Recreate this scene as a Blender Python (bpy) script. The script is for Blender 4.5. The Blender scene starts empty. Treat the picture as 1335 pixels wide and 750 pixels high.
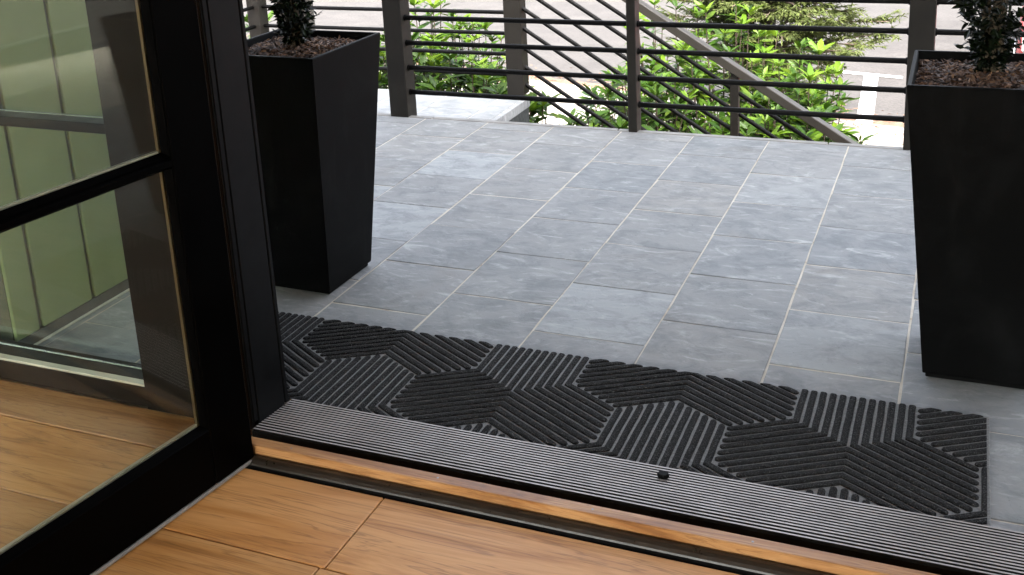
import bpy, bmesh, math, random
import numpy as np
from mathutils import Vector, Matrix
random.seed(7); rng = np.random.default_rng(7)
S = bpy.context.scene
C = S.collection
R = math.radians

# ------------------------------------------------------------------ camera
CAM_H = 1.31
F = Vector((-0.378, 0.886, -0.268)); 
yaw, pitch, roll = -0.40292648, 0.27100378, -0.05081581
F = Vector((math.sin(yaw)*math.cos(pitch), math.cos(yaw)*math.cos(pitch), -math.sin(pitch)))
r0 = Vector((math.cos(yaw), -math.sin(yaw), 0)); u0 = r0.cross(F)
RT = math.cos(roll)*r0 + math.sin(roll)*u0
UP = -math.sin(roll)*r0 + math.cos(roll)*u0
cd = bpy.data.cameras.new('camera'); cam = bpy.data.objects.new('camera', cd); C.objects.link(cam)
cam.matrix_world = Matrix(((RT.x, UP.x, -F.x, 0), (RT.y, UP.y, -F.y, 0), (RT.z, UP.z, -F.z, CAM_H), (0, 0, 0, 1)))
cd.sensor_width = 36; cd.lens = 36*1433.5/1335; cd.shift_y = -222.5/1335
cd.clip_start = 0.02; cd.clip_end = 2000
S.camera = cam

# ------------------------------------------------------------------ sky and sun
SUN_EL, SUN_AZ = R(50.5), R(158)          # azimuth from +Y towards +X
W = bpy.data.worlds.new("World"); S.world = W; W.use_nodes = True
wn = W.node_tree.nodes; wl = W.node_tree.links
sky = wn.new('ShaderNodeTexSky'); sky.sky_type = 'NISHITA'; sky.sun_disc = False
sky.sun_elevation = SUN_EL; sky.sun_rotation = SUN_AZ
sky.air_density = 1.0; sky.dust_density = 6.0; sky.ozone_density = 0.6
bw = wn.new('ShaderNodeRGBToBW'); mxs = wn.new('ShaderNodeMix'); mxs.data_type = 'RGBA'; mxs.inputs[0].default_value = .72   # thin even cloud whitens the sky
wl.new(sky.outputs[0], bw.inputs[0]); wl.new(sky.outputs[0], mxs.inputs[6]); wl.new(bw.outputs[0], mxs.inputs[7]); wl.new(mxs.outputs[2], wn['Background'].inputs[0]); wn['Background'].inputs[1].default_value = 0.15
sd = bpy.data.lights.new('sun', 'SUN'); sd.energy = 1.05; sd.angle = R(14); sd.color = (1, .95, .88)
so = bpy.data.objects.new('sun', sd); C.objects.link(so)
dirv = Vector((math.sin(SUN_AZ)*math.cos(SUN_EL), math.cos(SUN_AZ)*math.cos(SUN_EL), math.sin(SUN_EL)))
so.rotation_euler = dirv.to_track_quat('Z', 'Y').to_euler(); so.location = dirv*30
S.view_settings.view_transform = 'Standard'; S.view_settings.look = 'None'
S.view_settings.exposure = 3.55; S.view_settings.gamma = 1.0
try:
    S.cycles.max_bounces = 10; S.cycles.transparent_max_bounces = 16; S.cycles.caustics_reflective = False
except Exception: pass

# ------------------------------------------------------------------ helpers
def link(o, parent=None):
    C.objects.link(o)
    if parent is not None: o.parent = parent
    return o
def tag(o, label=None, cat=None, group=None, kind=None):
    if label: o['label'] = label
    if cat: o['category'] = cat
    if group: o['group'] = group
    if kind: o['kind'] = kind
    return o
def empty(name, loc=(0, 0, 0), rz=0, **k):
    o = bpy.data.objects.new(name, None); o.location = loc; o.rotation_euler = (0, 0, rz); link(o); o.empty_display_size = .05
    return tag(o, **k)
class MB:
    """collects geometry"""
    def __init__(s): s.v = []; s.f = []; s.m = []; s.sm = []
    def add(s, v, f, mi=0, smooth=False):
        b = len(s.v); s.v += [tuple(p) for p in v]; s.f += [tuple(i+b for i in q) for q in f]; s.m += [mi]*len(f); s.sm += [smooth]*len(f)
    def box(s, x0, x1, y0, y1, z0, z1, mi=0, M=None):
        v = [(x0,y0,z0),(x1,y0,z0),(x1,y1,z0),(x0,y1,z0),(x0,y0,z1),(x1,y0,z1),(x1,y1,z1),(x0,y1,z1)]
        if M is not None: v = [M @ Vector(p) for p in v]
        s.add(v, [(0,3,2,1),(4,5,6,7),(0,1,5,4),(1,2,6,5),(2,3,7,6),(3,0,4,7)], mi)
    def bbox(s, x0, x1, y0, y1, z0, z1, b=.003, mi=0, M=None):
        """box with all edges chamfered"""
        bm = bmesh.new(); bmesh.ops.create_cube(bm, size=1)
        for v in bm.verts:
            v.co = Vector(((x0+x1)/2+v.co.x*(x1-x0), (y0+y1)/2+v.co.y*(y1-y0), (z0+z1)/2+v.co.z*(z1-z0)))
        b = min(b, .45*min(x1-x0, y1-y0, z1-z0))
        bmesh.ops.bevel(bm, geom=bm.edges[:], offset=b, segments=1, affect='EDGES')
        bm.verts.index_update()
        v = [(M @ p.co) if M is not None else p.co.copy() for p in bm.verts]
        s.add(v, [[q.index for q in f.verts] for f in bm.faces], mi); bm.free()
    def tube(s, pts, rad, n=10, mi=0, cap=True):
        pts = [Vector(p) for p in pts]
        if not hasattr(rad, '__len__'): rad = [rad]*len(pts)
        v = []; prev = None
        for i, p in enumerate(pts):
            d = (pts[min(i+1, len(pts)-1)] - pts[max(i-1, 0)]).normalized()
            if prev is None:
                a = d.cross(Vector((0, 0, 1)))
                if a.length < 1e-3: a = d.cross(Vector((1, 0, 0)))
                a.normalize()
            else:
                a = (prev - d*prev.dot(d)).normalized()
            prev = a; b = d.cross(a)
            for k in range(n):
                t = 2*math.pi*k/n; v.append(p + rad[i]*(math.cos(t)*a + math.sin(t)*b))
        f = []
        for i in range(len(pts)-1):
            for k in range(n):
                f.append((i*n+k, i*n+(k+1) % n, (i+1)*n+(k+1) % n, (i+1)*n+k))
        base = len(s.f); s.add(v, f, mi, True)
        if cap:
            s.add([v[k] for k in range(n)], [tuple(range(n-1, -1, -1))], mi)
            s.add([v[(len(pts)-1)*n+k] for k in range(n)], [tuple(range(n))], mi)
    def extrude_x(s, prof, x0, x1, mi=0, close=True):
        """profile of (y,z), extruded along x"""
        n = len(prof)
        v = [(x0, y, z) for y, z in prof] + [(x1, y, z) for y, z in prof]
        f = [(i, (i+1) % n, n+(i+1) % n, n+i) for i in range(n if close else n-1)]
        if close: f += [tuple(range(n-1, -1, -1)), tuple(range(n, 2*n))]
        s.add(v, f, mi)
    def mesh(s, name, mats):
        me = bpy.data.meshes.new(name); me.from_pydata([tuple(p) for p in s.v], [], s.f)
        for m in (mats if isinstance(mats, (list, tuple)) else [mats]): me.materials.append(m)
        me.polygons.foreach_set('material_index', s.m); me.polygons.foreach_set('use_smooth', s.sm)
        me.update(); return me
    def obj(s, name, mats, parent=None, **k):
        me = s.mesh(name, mats)
        bm = bmesh.new(); bm.from_mesh(me); bmesh.ops.recalc_face_normals(bm, faces=bm.faces[:]); bm.to_mesh(me); bm.free()
        o = bpy.data.objects.new(name, me); link(o, parent); return tag(o, **k)

# ------------------------------------------------------------------ materials
class N:
    def __init__(s, name):
        s.mat = bpy.data.materials.new(name); s.mat.use_nodes = True
        s.t = s.mat.node_tree; s.n = s.t.nodes; s.b = s.n['Principled BSDF']; s.out = s.n['Material Output']
    def new(s, ty, **k):
        o = s.n.new(ty)
        for a, b in k.items(): setattr(o, a, b)
        return o
    def l(s, a, b): s.t.links.new(a, b)
    def coord(s, kind='Object', scale=(1, 1, 1), rand=0.0):
        tc = s.new('ShaderNodeTexCoord'); mp = s.new('ShaderNodeMapping'); s.l(tc.outputs[kind], mp.inputs[0]); mp.inputs['Scale'].default_value = scale
        if rand:
            oi = s.new('ShaderNodeObjectInfo'); cx = s.new('ShaderNodeCombineXYZ')
            for i, q in enumerate((rand, rand*1.7, rand*.6)):
                m = s.new('ShaderNodeMath', operation='MULTIPLY'); m.inputs[1].default_value = q; s.l(oi.outputs['Random'], m.inputs[0]); s.l(m.outputs[0], cx.inputs[i])
            s.l(cx.outputs[0], mp.inputs['Location'])
        return mp.outputs[0]
    def noise(s, vec, scale, detail=4, rough=.55, dist=0):
        o = s.new('ShaderNodeTexNoise'); o.inputs['Scale'].default_value = scale; o.inputs['Detail'].default_value = detail
        o.inputs['Roughness'].default_value = rough; o.inputs['Distortion'].default_value = dist; s.l(vec, o.inputs['Vector']); return o.outputs['Fac']
    def ramp(s, fac, stops):
        o = s.new('ShaderNodeValToRGB'); e = o.color_ramp.elements
        while len(e) < len(stops): e.new(.5)
        for x, (p, c) in zip(e, stops): x.position = p; x.color = (c, c, c, 1) if not hasattr(c, '__len__') else (*c, 1)
        s.l(fac, o.inputs[0]); return o.outputs[0]
    def mix(s, fac, a, b, mode='MIX'):
        o = s.new('ShaderNodeMix', data_type='RGBA', blend_type=mode)
        for sock, val in ((o.inputs[0], fac), (o.inputs[6], a), (o.inputs[7], b)):
            if hasattr(val, 'is_linked') or hasattr(val, 'links'): s.l(val, sock)
            elif hasattr(val, '__len__'): sock.default_value = (*val, 1)
            else: sock.default_value = val
        return o.outputs[2]
    def rnd(s):
        return s.new('ShaderNodeObjectInfo').outputs['Random']
    def bump(s, h, strength=.3, dist=.002, normal=None):
        o = s.new('ShaderNodeBump'); o.inputs['Strength'].default_value = strength; o.inputs['Distance'].default_value = dist
        s.l(h, o.inputs['Height'])
        if normal: s.l(normal, o.inputs['Normal'])
        s.l(o.outputs[0], s.b.inputs['Normal']); return o.outputs[0]
    def col(s, v):
        if hasattr(v, 'links'): s.l(v, s.b.inputs['Base Color'])
        else: s.b.inputs['Base Color'].default_value = (*v, 1)
        return s
    def rough(s, v):
        if hasattr(v, 'links'): s.l(v, s.b.inputs['Roughness'])
        else: s.b.inputs['Roughness'].default_value = v
        return s

def painted(name, col, rough=.5, var=.25, metal=0, nscale=9, bump=.08, spec=.5):
    m = N(name); c = m.coord(rand=3)
    f = m.noise(c, nscale, 5); a = [x*(1-var) for x in col]; b = [min(1, x*(1+var)) for x in col]
    m.col(m.ramp(f, [(.3, a), (.7, b)]))
    m.rough(m.ramp(m.noise(c, nscale*2.3, 4), [(.3, rough*.8), (.7, min(1, rough*1.2))]))
    m.b.inputs['Metallic'].default_value = metal; m.b.inputs['Specular IOR Level'].default_value = spec
    m.bump(m.noise(c, nscale*40, 3), bump, .001); return m.mat

def mat_slate():
    m = N('slate'); c = m.coord(rand=40)
    r = m.rnd()
    base = m.ramp(r, [(0, (.215, .226, .232)), (.22, (.245, .247, .247)), (.42, (.185, .20, .212)), (.6, (.265, .26, .25)), (.78, (.215, .228, .24)), (.9, (.25, .255, .255)), (1, (.325, .342, .35))])
    big = m.noise(c, 5.5, 6, .6, .8)
    col = m.mix(m.ramp(big, [(.3, 0.0), (.75, .8)]), base, m.mix(.7, base, (.33, .335, .335)))
    # cloudy pale cleft wisps, stretched
    c2 = m.coord(scale=(1, 2.6, 1), rand=31)
    wis = m.noise(c2, 5, 8, .68, 2.6)
    col = m.mix(m.ramp(wis, [(.53, 0), (.72, .68)]), col, (.47, .48, .48))
    cl_ = m.noise(m.coord(scale=(1, 1.5, 1), rand=23), 9, 9, .72, .6)
    col = m.mix(m.ramp(cl_, [(.38, .5), (.54, 0)]), col, (.145, .157, .168))
    scr = m.noise(m.coord(scale=(1.0, 5, 1), rand=17), 3.2, 7, .66, 1.8)
    col = m.mix(m.ramp(scr, [(.64, 0), (.72, .6)]), col, (.55, .555, .55))
    rust = m.noise(c, 3.1, 4, .6, .5)
    col = m.mix(m.ramp(rust, [(.60, 0), (.8, .35)]), col, (.20, .165, .135))
    sp = m.noise(c, 120, 2)
    col = m.mix(m.ramp(sp, [(.68, 0), (.75, .35)]), col, (.06, .065, .07))
    m.col(col)
    m.rough(m.ramp(m.noise(c, 14, 6, .6, .6), [(.3, .55), (.7, .75)])); m.b.inputs['Specular IOR Level'].default_value = .14
    h = m.noise(c, 11, 9, .66, 1.2); m.bump(h, .6, .006); return m.mat
def mat_grout():
    m = N('grout'); c = m.coord()
    m.col(m.ramp(m.noise(c, 11, 6, .7), [(.28, (.22, .165, .115)), (.42, (.46, .41, .335)), (.75, (.62, .585, .53))])); m.rough(.9)
    m.bump(m.noise(c, 300, 3), .4, .001); return m.mat
def mat_wood(name, dark, mid, light, scale=1.0, rough=.38, rand=20):
    m = N(name); c = m.coord(scale=(1.0*scale, 7*scale, 7*scale), rand=rand)
    g = m.noise(m.coord(scale=(.55*scale, 5*scale, 5*scale), rand=rand), 2.0, 7, .6, 1.2)
    fine = m.noise(m.coord(scale=(3*scale, 60*scale, 60*scale), rand=rand), 2.5, 4, .6, .4)
    col = m.ramp(g, [(.28, dark), (.42, mid), (.55, light), (.68, mid), (.8, dark)])
    tint = m.ramp(m.rnd(), [(0, (.86, .84, .80)), (.5, (1, 1, 1)), (1, (1.0, .94, .86))])
    col = m.mix(1.0, col, tint, 'MULTIPLY')
    col = m.mix(m.ramp(fine, [(.5, 0), (.75, .28)]), col, dark)
    # sparse dark cathedral grain lines
    ln = m.noise(m.coord(scale=(.42*scale, 7.5*scale, 7.5*scale), rand=rand*.7), 3.2, 5, .55, 1.3)
    col = m.mix(m.ramp(ln, [(.475, 0), (.5, .5), (.525, 0)]), col, [x*.7 for x in dark])
    m.col(col); m.rough(m.ramp(fine, [(.3, rough), (.8, rough+.16)])); m.bump(fine, .12, .001); return m.mat
def mat_glass():
    m = N('window_glass'); m.n.remove(m.b)
    tr = m.new('ShaderNodeBsdfTransparent'); tr.inputs[0].default_value = (.968, .985, .965, 1)
    gl = m.new('ShaderNodeBsdfGlossy'); gl.inputs['Roughness'].default_value = .0; gl.inputs['Color'].default_value = (.95, .97, .93, 1)
    fr = m.new('ShaderNodeFresnel'); fr.inputs['IOR'].default_value = 1.175
    mx = m.new('ShaderNodeMixShader'); m.l(fr.outputs[0], mx.inputs[0]); m.l(tr.outputs[0], mx.inputs[1]); m.l(gl.outputs[0], mx.inputs[2])
    m.l(mx.outputs[0], m.out.inputs[0]); return m.mat
def mat_leaf(name, cols, rough=.35, trans=.25):
    m = N(name); c = m.coord(rand=5)
    geo = m.new('ShaderNodeNewGeometry')
    r = m.new('ShaderNodeMath', operation='FRACT'); a = m.new('ShaderNodeMath', operation='ADD'); m.l(geo.outputs['Random Per Island'], a.inputs[0]); m.l(m.rnd(), a.inputs[1]); m.l(a.outputs[0], r.inputs[0])
    col = m.ramp(r.outputs[0], [(i/(len(cols)-1), q) for i, q in enumerate(cols)])
    col = m.mix(m.ramp(m.noise(c, 25, 3), [(.35, 0), (.7, .35)]), col, [x*.6 for x in cols[0]])
    m.col(col); m.rough(rough)
    td = m.new('ShaderNodeBsdfTranslucent'); m.l(col, td.inputs[0]); mx = m.new('ShaderNodeMixShader'); mx.inputs[0].default_value = trans
    m.l(m.b.outputs[0], mx.inputs[1]); m.l(td.outputs[0], mx.inputs[2]); m.l(mx.outputs[0], m.out.inputs[0]); return m.mat
def mat_ground(name, stops, scale, rough=.9, bump=.5, bs=150, bd=.004, blot=None):
    m = N(name); c = m.coord('Object')
    col = m.ramp(m.noise(c, scale, 6, .7), stops)
    if blot: col = m.mix(m.ramp(m.noise(c, blot[0], 5, .6, .5), [(.45, 0), (.7, blot[2])]), col, blot[1])
    sp = m.noise(c, bs, 2, .6); col = m.mix(m.ramp(sp, [(.35, .45), (.55, 0)]), col, [x*.5 for x in stops[0][1]])
    m.col(col); m.rough(rough); m.bump(m.noise(c, bs, 4), bump, bd); return m.mat

SLATE = mat_slate(); GROUT = mat_grout()
PLANK = mat_wood('oak_plank', (.22, .083, .019), (.455, .208, .057), (.58, .305, .112), 1.0)
OAK = mat_wood('oak_strip', (.17, .062, .018), (.33, .145, .045), (.45, .235, .095), 2.0)
BLACK = painted('black_door_paint', (.0005, .0004, .00035), .42, .2, nscale=6, spec=.02)
JAMB = painted('charcoal_frame_paint', (.0038, .0040, .0043), .5, .15, nscale=6, spec=.08)
MULL = painted('dark_brown_frame_paint', (.008, .0052, .004), .42, .2, nscale=6, spec=.15)
SEAL = painted('black_rubber', (.0022, .0022, .0022), .6, .2, spec=.08)
SPACER = painted('pale_glass_spacer', (.55, .52, .42), .35, .15, metal=.4)
ALU = painted('mill_aluminium', (.37, .342, .33), .47, .12, metal=.2, nscale=14, bump=.15)
BRONZE = painted('bronze_gasket', (.020, .0145, .010), .33, .3, nscale=20)
STEEL = painted('zinc_screw', (.3, .28, .25), .5, .1, metal=1)
POST = painted('taupe_post_paint', (.0150, .0127, .0100), .55, .16, nscale=7, spec=.25)
RAIL = painted('taupe_handrail_paint', (.036, .0315, .026), .5, .14, nscale=7, spec=.3)
ROD = painted('dark_rod_paint', (.002, .0018, .0017), .45, .2, nscale=10, spec=.12)
PLANT = painted('charcoal_planter', (.0013, .0014, .0015), .6, .45, nscale=7, bump=.2, spec=.07)
_p = N('dusty_planter'); _c = _p.coord(rand=3)
_d = _p.mix(_p.ramp(_p.noise(_c, 6, 8, .68, .8), [(.50, 0), (.72, 1)]), (.0012, .0013, .0014), (.0052, .0054, .0056))
_s = _p.noise(_p.coord(scale=(9, 9, .7), rand=5), 3, 5, .6)
_p.col(_p.mix(_p.ramp(_s, [(.58, 0), (.7, .6)]), _d, (.006, .006, .0062))); _p.rough(.6); _p.b.inputs['Specular IOR Level'].default_value = .07
_p.bump(_p.noise(_c, 240, 3), .2, .001); PLANT = _p.mat
SAGE = painted('sage_green_wall', (.142, .175, .070), .6, .10, nscale=4)
SAGEB = painted('wall_base_stone', (.045, .045, .04), .7, .2)
WALLIN = painted('warm_wall_paint', (.68, .58, .46), .8, .05, nscale=3)
CEIL = painted('ceiling_paint', (.74, .68, .60), .8, .05, nscale=3)
SOFFIT = painted('soffit_boards', (.10, .085, .07), .7, .2)
FACADE = painted('facade_paint', (.035, .033, .03), .7, .2)
GLASS = mat_glass()
CONC = mat_ground('pale_concrete', [(.3, (.20, .18, .155)), (.7, (.29, .265, .235))], 3, bs=220, bd=.002, blot=(1.3, (.20, .15, .11), .5))
ASPH = mat_ground('worn_asphalt', [(.3, (.030, .0265, .0245)), (.7, (.056, .0505, .047))], 2.2, bs=38, bd=.006, blot=(.35, (.048, .042, .038), .7))
SOIL = mat_ground('bed_soil', [(.3, (.05, .03, .02)), (.7, (.11, .07, .05))], 6, bs=90, bd=.02)
STRAW = mat_ground('straw_litter', [(.3, (.10, .055, .034)), (.7, (.17, .105, .07))], 9, bs=70, bd=.01)
PAINT = mat_ground('worn_white_paint', [(.3, (.62, .60, .56)), (.7, (.80, .79, .76))], 9, bs=130, bd=.002)

# mat materials
def mat_rib():
    m = N('black_carpet_rib'); c = m.coord('Object', rand=7)
    n = m.noise(c, 360, 3, .75)
    m.col(m.ramp(n, [(.36, (.0018, .0018, .002)), (.50, (.0065, .0065, .0068)), (.60, (.05, .05, .051)), (.72, (.20, .20, .20))])); m.rough(.95); m.b.inputs['Specular IOR Level'].default_value = .15
    m.bump(m.noise(c, 260, 4, .7), 1.0, .004); return m.mat
RIB = mat_rib()
def mat_matbase():
    m = N('grey_mat_base'); c = m.coord()
    m.col(m.ramp(m.noise(c, 200, 3), [(.3, (.12, .123, .123)), (.7, (.26, .262, .26))])); m.rough(.85); m.bump(m.noise(c, 500, 2), .4, .001); return m.mat
MATB = mat_matbase()

# ------------------------------------------------------------------ large structure: porch, landing, steps, ground
PX, PY = 0.3045, 0.3120
XL = -1.5*0+(-.302*CAM_H)                 # a grout line
PORCH_E = 4.264
def slab_mesh(w, d, seed):
    """one cleft slate tile with slightly uneven edges, centred"""
    rr = random.Random(seed); pts = []
    for (a, b) in (((-1, -1), (1, -1)), ((1, -1), (1, 1)), ((1, 1), (-1, 1)), ((-1, 1), (-1, -1))):
        for k in range(3):
            t = k/3
            x = (a[0]*(1-t)+b[0]*t)*w/2; y = (a[1]*(1-t)+b[1]*t)*d/2
            pts.append((x+rr.uniform(-.0012, .0012), y+rr.uniform(-.0012, .0012)))
    n = len(pts); mb = MB(); z = [rr.uniform(-.0009, .0009) for _ in range(4)]
    def hz(x, y): 
        u, v = x/w+.5, y/d+.5
        return z[0]*(1-u)*(1-v)+z[1]*u*(1-v)+z[2]*u*v+z[3]*(1-u)*v
    v = [(x, y, -.012) for x, y in pts] + [(x, y, hz(x, y)-.0012) for x, y in pts] + [(x*(1-.004/w), y*(1-.004/d), hz(x, y)) for x, y in pts]
    f = [(i, (i+1) % n, n+(i+1) % n, n+i) for i in range(n)] + [(n+i, n+(i+1) % n, 2*n+(i+1) % n, 2*n+i) for i in range(n)] + [tuple(range(2*n, 3*n))]
    mb.add(v, f); return mb.mesh('slate_tile', SLATE)
tile_cache = {}
def put_tile(parent, x0, x1, y0, y1, z):
    w, d = round(x1-x0, 3), round(y1-y0, 3)
    if w < .03 or d < .03: return
    k = (w, d, random.randrange(5))
    if k not in tile_cache: tile_cache[k] = slab_mesh(w, d, hash(k) % 999)
    o = bpy.data.objects.new('slate_tile', tile_cache[k]); o.location = ((x0+x1)/2, (y0+y1)/2, z+random.uniform(-.0008, .0008)); link(o, parent)

b = MB(); b.box(-4.1, 3.2, 1.9085, PORCH_E-.03, -.30, -.0016)
porch = b.obj('porch_floor', GROUT, kind='structure')
GX, GY = .0025, .0018
cols = range(-13, 11)
for ci in cols:
    x0 = -.302*CAM_H + ci*PX; x1 = x0+PX
    if x0 > 1.6 or x1 < -4.1: continue
    off = 1.849*CAM_H if ci % 2 == 0 else 1.966*CAM_H + PY*.0
    # joints at off + k*PY
    k0_ = math.floor((1.913-off)/PY)
    y = off + k0_*PY
    while y < PORCH_E-.035:
        ya, yb = max(y, 1.9095), min(y+PY, PORCH_E-.035)
        if PORCH_E-.035-yb < .06: yb = PORCH_E-.035
        put_tile(porch, x0+GX+random.uniform(-.0008, .0008), x1-GX, ya+GY, yb-GY, 0)
        y += PY
        if yb >= PORCH_E-.035: break
# pale nosing strip along the porch edge (gaps are part of the stone edge)
b = MB(); x = -4.1
while x < 3.2:
    L = random.uniform(.85, 1.1); b.bbox(x+.002, min(x+L, 3.2)-.002, PORCH_E-.034, PORCH_E, -.05, .0012, .003); x += L
b.obj('edge_nosing', painted('edge_stone', (.20, .19, .175), .6, .25, nscale=12), porch)

LZ = -.155
b = MB(); b.box(-4.1, -2.14, PORCH_E+.001, 5.225, -1.3, LZ-.0016)
landing = b.obj('stair_landing', GROUT, kind='structure')
for i, xx in enumerate(np.arange(-2.276-PX*6, -2.13, PX)):
    off = 4.62 if i % 2 else 4.78
    for k in range(-2, 4):
        ya, yb = max(off+k*PY, PORCH_E+.004), min(off+(k+1)*PY, 5.195)
        if yb-ya > .04: put_tile(landing, xx+GX, min(xx+PX-GX, -2.15), ya+GY, yb-GY, LZ)
b = MB(); b.bbox(-4.1, -2.121, 5.197, 5.232, LZ-.05, LZ+.001, .003); b.bbox(-2.149, -2.121, PORCH_E+.003, 5.196, LZ-.05, LZ+.001, .003)
b.obj('edge_nosing', SLATE, landing)
b = MB(); b.box(-2.139, -2.127, PORCH_E+.004, 5.224, LZ-.178, LZ-.051)
b.obj('riser', painted('dark_riser', (.035, .038, .04), .6, .3, nscale=20), landing)
# steps down to the right
b = MB(); b.box(-2.12, -.2, 4.27, 5.2, -1.42, -1.40)
steps = b.obj('steps', CONC, kind='structure')
for k in range(1, 7):
    zt = LZ-.178*k; xs = -2.122+.28*(k-1)
    b = MB(); b.box(xs+.004, xs+.29, 4.272, 5.222, -1.398, zt-.03); b.obj('riser', bpy.data.materials['dark_riser'], steps)
    b = MB(); b.bbox(xs-.003, xs+.30, 4.270, 5.228, zt-.029, zt, .004); b.obj('tread', SLATE, steps)

GZ = -1.40
b = MB(); b.add([(-400, -400, GZ-.03), (400, -400, GZ-.03), (400, 400, GZ-.03), (-400, 400, GZ-.03)], [(0, 1, 2, 3)])
b.obj('ground', SOIL, kind='structure')
# kerb line of the parking lot:  direction u, origin k0
ku = Vector((.966, -.258, 0)); kv = Vector((.258, .966, 0)); k0 = Vector((-.74, 9.40, 0))
def KP(a, c, z): p = k0+ku*a+kv*c; return (p.x, p.y, z)
def strip(name, a0, a1, c0, c1, z, mat, h=None, **k):
    b = MB()
    if h is None: b.add([KP(a0, c0, z), KP(a1, c0, z), KP(a1, c1, z), KP(a0, c1, z)], [(0, 1, 2, 3)])
    else:
        v = [KP(a0, c0, z), KP(a1, c0, z), KP(a1, c1, z), KP(a0, c1, z)]; b.add(v+[(p[0], p[1], z+h) for p in v], [(0,3,2,1),(4,5,6,7),(0,1,5,4),(1,2,6,5),(2,3,7,6),(3,0,4,7)])
    return b.obj(name, mat, **k)
strip('parking_lot', -60, 60, .0, 80, GZ-.012, ASPH, kind='structure')
strip('gutter', -60, 60, .0, .22, GZ-.008, STRAW, kind='structure')
strip('pavement', -60, 60, -1.5, -.16, GZ-.02, CONC, .02, kind='structure')
strip('kerb', -60, 60, -.158, -.002, GZ-.02, CONC, .035, kind='structure')
# ------------------------------------------------------------------ building shell: interior room, front wall, porch roof
XJL, XJR, YI, YO = -1.41, .47, 1.783, 1.899    # door opening and wall depth
HEAD = 2.14
b = MB(); b.box(-4.6, 3.2, -4.2, 1.655, -.30, -.0125)
floor = b.obj('floor', SEAL, kind='structure')
PW = .2265
for r in range(0, 12):
    y1 = 1.6525-r*PW; y0 = y1-PW
    x = -1.024 if r < 2 else -1.024+random.uniform(-.6, .6)
    if r == 1: x = -1.034
    L = 1.215
    while x > -4.5: x -= L
    x = x if x > -4.6 else x
    while x < 3.1:
        xa, xb = max(x, -4.59), min(x+L, 3.19)
        w = round(xb-xa, 3); key = ('p', w)
        if key not in tile_cache:
            q = MB(); q.bbox(-w/2+.0012, w/2-.0012, -PW/2+.0012, PW/2-.0012, -.012, 0, .0018); me = q.mesh('plank', PLANK); tile_cache[key] = me
        o = bpy.data.objects.new('plank', tile_cache[key]); o.location = ((xa+xb)/2, (y0+y1)/2, random.uniform(-.0004, .0004)); link(o, floor)
        x += L
ZC = 2.85
b = MB(); b.bbox(-4.59, -1.432, 1.6545, 1.7815, -.012, .0015, .0015); b.obj('threshold_board', OAK, floor)
b = MB(); b.box(-4.6, 3.2, -4.2, 1.76, ZC, ZC+.1); b.obj('ceiling', CEIL, kind='structure')
b = MB(); b.box(-4.7, -4.6, -4.3, -3.6, -.3, ZC+.1); b.box(-4.7, -4.6, .9, 1.76, -.3, ZC+.1); b.box(-4.7, -4.6, -3.6, .9, -.3, .25); b.box(-4.7, -4.6, -3.6, .9, 2.5, ZC+.1); b.obj('side_wall', WALLIN, kind='structure')
b = MB(); b.box(-4.655, -4.645, -3.6, .9, .25, 2.5); b.obj('added_window_pane', GLASS, kind='structure')  # unseen window added to let more light into the room
b = MB(); b.box(3.2, 3.3, -4.3, 1.76, -.3, ZC+.1); b.obj('side_wall', WALLIN, kind='structure')
b = MB(); b.box(-4.6, -3.8, -4.3, -4.2, -.3, ZC+.1); b.box(2.6, 3.2, -4.3, -4.2, -.3, ZC+.1); b.box(-3.8, 2.6, -4.3, -4.2, -.3, .15); b.box(-3.8, 2.6, -4.3, -4.2, 2.5, ZC+.1); b.obj('back_wall', WALLIN, kind='structure')
b = MB(); b.box(-3.8, 2.6, -4.255, -4.245, .15, 2.5); b.obj('added_window_pane', GLASS, kind='structure')  # unseen back window, also added to brighten the interior
fw = empty('front_wall', (-1.5, 1.84, 0), label='dark painted front wall of the house around the open doorway', cat='wall')
def part(name, mb, mat, root, **k):
    """child built in world coordinates, kept in place under an unrotated root"""
    o = mb.obj(name, mat, root, **k); o.matrix_parent_inverse = Matrix.Translation(-Vector(root.location)) if False else Matrix.Identity(4)
    o.location = -Vector(root.location); return o
b = MB(); b.box(-4.7, XJR+.12, YI, YO, HEAD+.06, ZC+.1); b.box(XJR+.12, 3.3, YI, YO, -.3, ZC+.1); b.box(-4.7, -2.72, YI, YO, -.3, HEAD+.058)
part('wall_panel', b, FACADE, fw)
b = MB(); b.box(-4.6, XJR+.12, 1.762, YI-.001, HEAD+.06, ZC); b.box(XJR+.12, 3.2, 1.762, YI-.001, 0, ZC); b.box(-4.6, -2.72, 1.762, YI-.001, 0, HEAD+.058)
part('inner_lining', b, WALLIN, fw)
b = MB(); b.box(-4.2, 3.3, YO+.005, 3.45, 2.72, 2.9); b.obj('porch_roof', SOFFIT, kind='structure')

# door frame
df = empty('door_frame', (XJL, 1.84, 0), label='black painted door frame standing between the open door and the porch', cat='door frame')
def jamb(x0, x1):
    b = MB(); b.bbox(x0, x1, YI, YO-.016, .012, HEAD, .002); b.bbox(x0, x1-.0, YO-.013, YO, .0135, HEAD, .002); b.box(x0, x1-.006, YO-.017, YO-.012, .014, HEAD)
    return b
part('jamb', jamb(-1.725, XJL), JAMB, df)
b = MB(); b.bbox(XJR, XJR+.119, YI, YO, .012, HEAD, .002); part('jamb', b, JAMB, df)
b = MB(); b.bbox(-2.72, XJR+.119, YI+.002, YO-.002, HEAD+.001, HEAD+.057, .002); part('head', b, JAMB, df)
b = MB(); b.bbox(-1.71, XJL-.008, YI-.02, YI-.002, .012, HEAD, .003); part('casing', b, MULL, df)
b = MB(); b.bbox(XJL-.007, XJL+.0, YI-.018, YI-.002, .03, HEAD, .002); part('weatherstrip', b, SEAL, df)

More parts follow.
